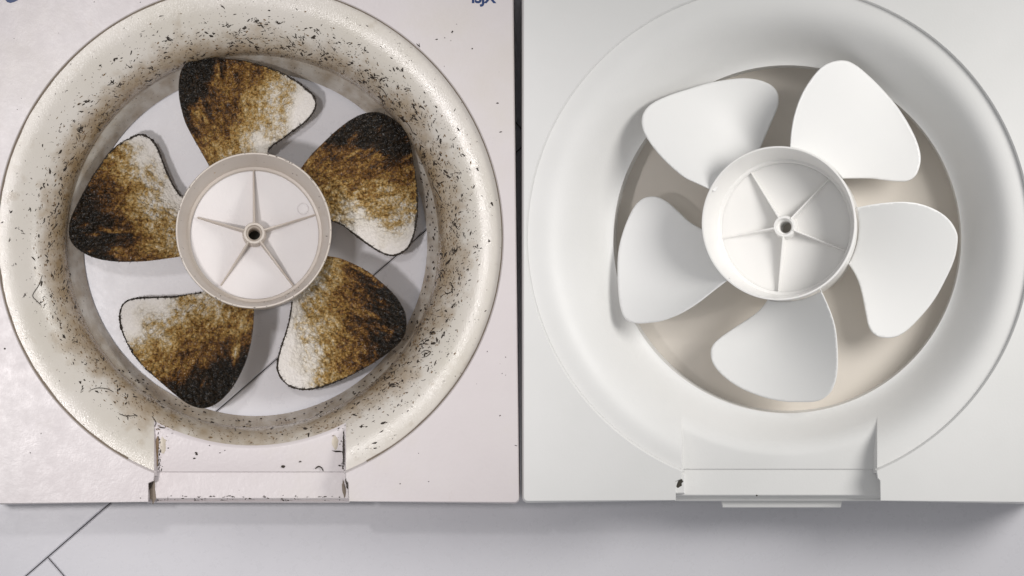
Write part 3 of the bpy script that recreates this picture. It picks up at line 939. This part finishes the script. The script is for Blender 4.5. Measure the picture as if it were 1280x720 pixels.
# ------------------------------------------------------------------ the clean fan (right)
new = empty('exhaust_fan', P(980, 300, 0), 'clean white exhaust fan with spotless white blades and smooth bell', 'exhaust fan', 'exhaust fans lying side by side')
Hr = Housing(new, (973, 297), 313.5, (984, 299), 217.5, (985, 299), 214, 852.0, 1096.5,
             ((655, -36), (1306, -36), (1306, 627.5), (655, 626.0)), {'panel': M['white'], 'bell': M['white'], 'slot': M['white']}, False)
Hr.jogs = (8.0, 4.0); Hr.y_step = 586.0; Hr.y_lip = 619.5
Hr.build()
cr = (979, 282)
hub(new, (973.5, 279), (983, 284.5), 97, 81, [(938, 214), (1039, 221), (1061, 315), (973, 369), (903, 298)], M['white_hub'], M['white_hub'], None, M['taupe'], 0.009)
R_BLADES = [
 ((790, 70), [(355, 600), (290, 570), (230, 540), (150, 470), (90, 400), (55, 340), (45, 290), (60, 245), (100, 210), (170, 178), (250, 152), (340, 125), (420, 110), (500, 102), (570, 110), (620, 130), (650, 160), (658, 200), (650, 240), (620, 310), (590, 380), (570, 425)]),
 ((970, 60), [(65, 455), (70, 380), (85, 300), (115, 215), (160, 140), (210, 85), (260, 62), (310, 58), (360, 80), (420, 130), (480, 190), (540, 260), (590, 335), (630, 415), (648, 480), (645, 530), (625, 575), (590, 597), (540, 598), (480, 592), (420, 585), (305, 585)]),
 ((760, 230), [(435, 212), (370, 175), (320, 130), (270, 85), (220, 60), (170, 62), (130, 90), (95, 150), (65, 230), (48, 310), (45, 400), (50, 500), (62, 570), (85, 610), (130, 625), (190, 622), (250, 612), (330, 580), (410, 530), (480, 475), (550, 422)]),
 ((870, 340), [(335, 112), (290, 170), (240, 210), (170, 255), (100, 305), (72, 340), (70, 385), (90, 430), (140, 480), (210, 525), (300, 560), (390, 580), (470, 583), (540, 580), (590, 555), (620, 510), (635, 440), (635, 340), (625, 250), (600, 170), (555, 70)]),
 ((1020, 230), [(165, 112), (250, 95), (330, 85), (410, 83), (480, 95), (550, 125), (600, 165), (630, 215), (635, 260), (620, 340), (580, 430), (530, 520), (470, 595), (410, 655), (360, 685), (310, 690), (270, 680), (240, 645), (225, 580), (205, 480), (180, 410), (143, 352)]),
]
for off, pts in R_BLADES:
    blade(new, off, pts, cr, 95.3, True, M['white_blade'], 0.0685, 0.033, None, step=2.2, pw=2.2)
# added disc below the clean unit, its taupe painting the floor's shade
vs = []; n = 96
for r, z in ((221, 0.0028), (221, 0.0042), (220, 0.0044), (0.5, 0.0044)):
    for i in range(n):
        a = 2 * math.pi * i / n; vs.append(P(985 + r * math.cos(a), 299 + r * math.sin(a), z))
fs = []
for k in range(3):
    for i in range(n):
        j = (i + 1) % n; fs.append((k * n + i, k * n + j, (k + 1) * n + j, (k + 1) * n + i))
bp = mesh_obj('shaded_floor_disc', vs, fs, M['taupe'], new, smooth=False); fix_up(bp)
# dark patch painted for a clip hole's shade, moulded tabs under the lower edge, one stray speck
def clip_post(x0, x1, y0, y1, ztop, parent, mat):
    zb = Hr.z_slot - 0.003; vs = []
    for zz, e in ((zb, 0), (ztop - 0.0008, 0), (ztop, 1.2)):
        for x, y in ((x0 + e, y0 + e), (x1 - e, y0 + e), (x1 - e, y1 - e), (x0 + e, y1 - e)): vs.append(P(x, y, zz))
    fs = [(8, 9, 10, 11)]
    for k in (0, 4):
        for i in range(4): fs.append((k + i, k + (i + 1) % 4, k + 4 + (i + 1) % 4, k + 4 + i))
    o = mesh_obj('clip_post', vs, fs, mat, parent, smooth=False); fix_normals(o)
clip_post(842.5, 856.0, 592, 617, Z0 - 0.0035, new, M['white'])
smear('clip_hole_shade', 849.5, 604, 7.4, 3.3, 2.1, Z0 - 0.0033, new, M['dark'], seed=8, hgt=0.0001)
smear('speck', 946, 619.5, 1.3, 1.1, 0, Hr.z_slot + 0.0002, new, M['dark'], seed=9, hgt=0.0003)
def tab(x0, x1, y0, y1, parent, mat):
    z = Z0 - 0.030
    vs = []
    for i, (zz, e) in enumerate(((z - 0.004, 0), (z - 0.0006, 0), (z, 0.9))):
        for x, y in ((x0 + e, y0), (x1 - e, y0), (x1 - e - 2, y1 - e), (x0 + e + 2, y1 - e)): vs.append(P(x, y, zz))
    fs = [(3, 2, 1, 0), (8, 9, 10, 11)]
    for k in (0, 4):
        for i in range(4): fs.append((k + i, k + (i + 1) % 4, k + 4 + (i + 1) % 4, k + 4 + i))
    o = mesh_obj('edge_tab', vs, fs, mat, parent, smooth=False); fix_normals(o)
tab(901, 1053, 624, 634.5, new, M['white'])
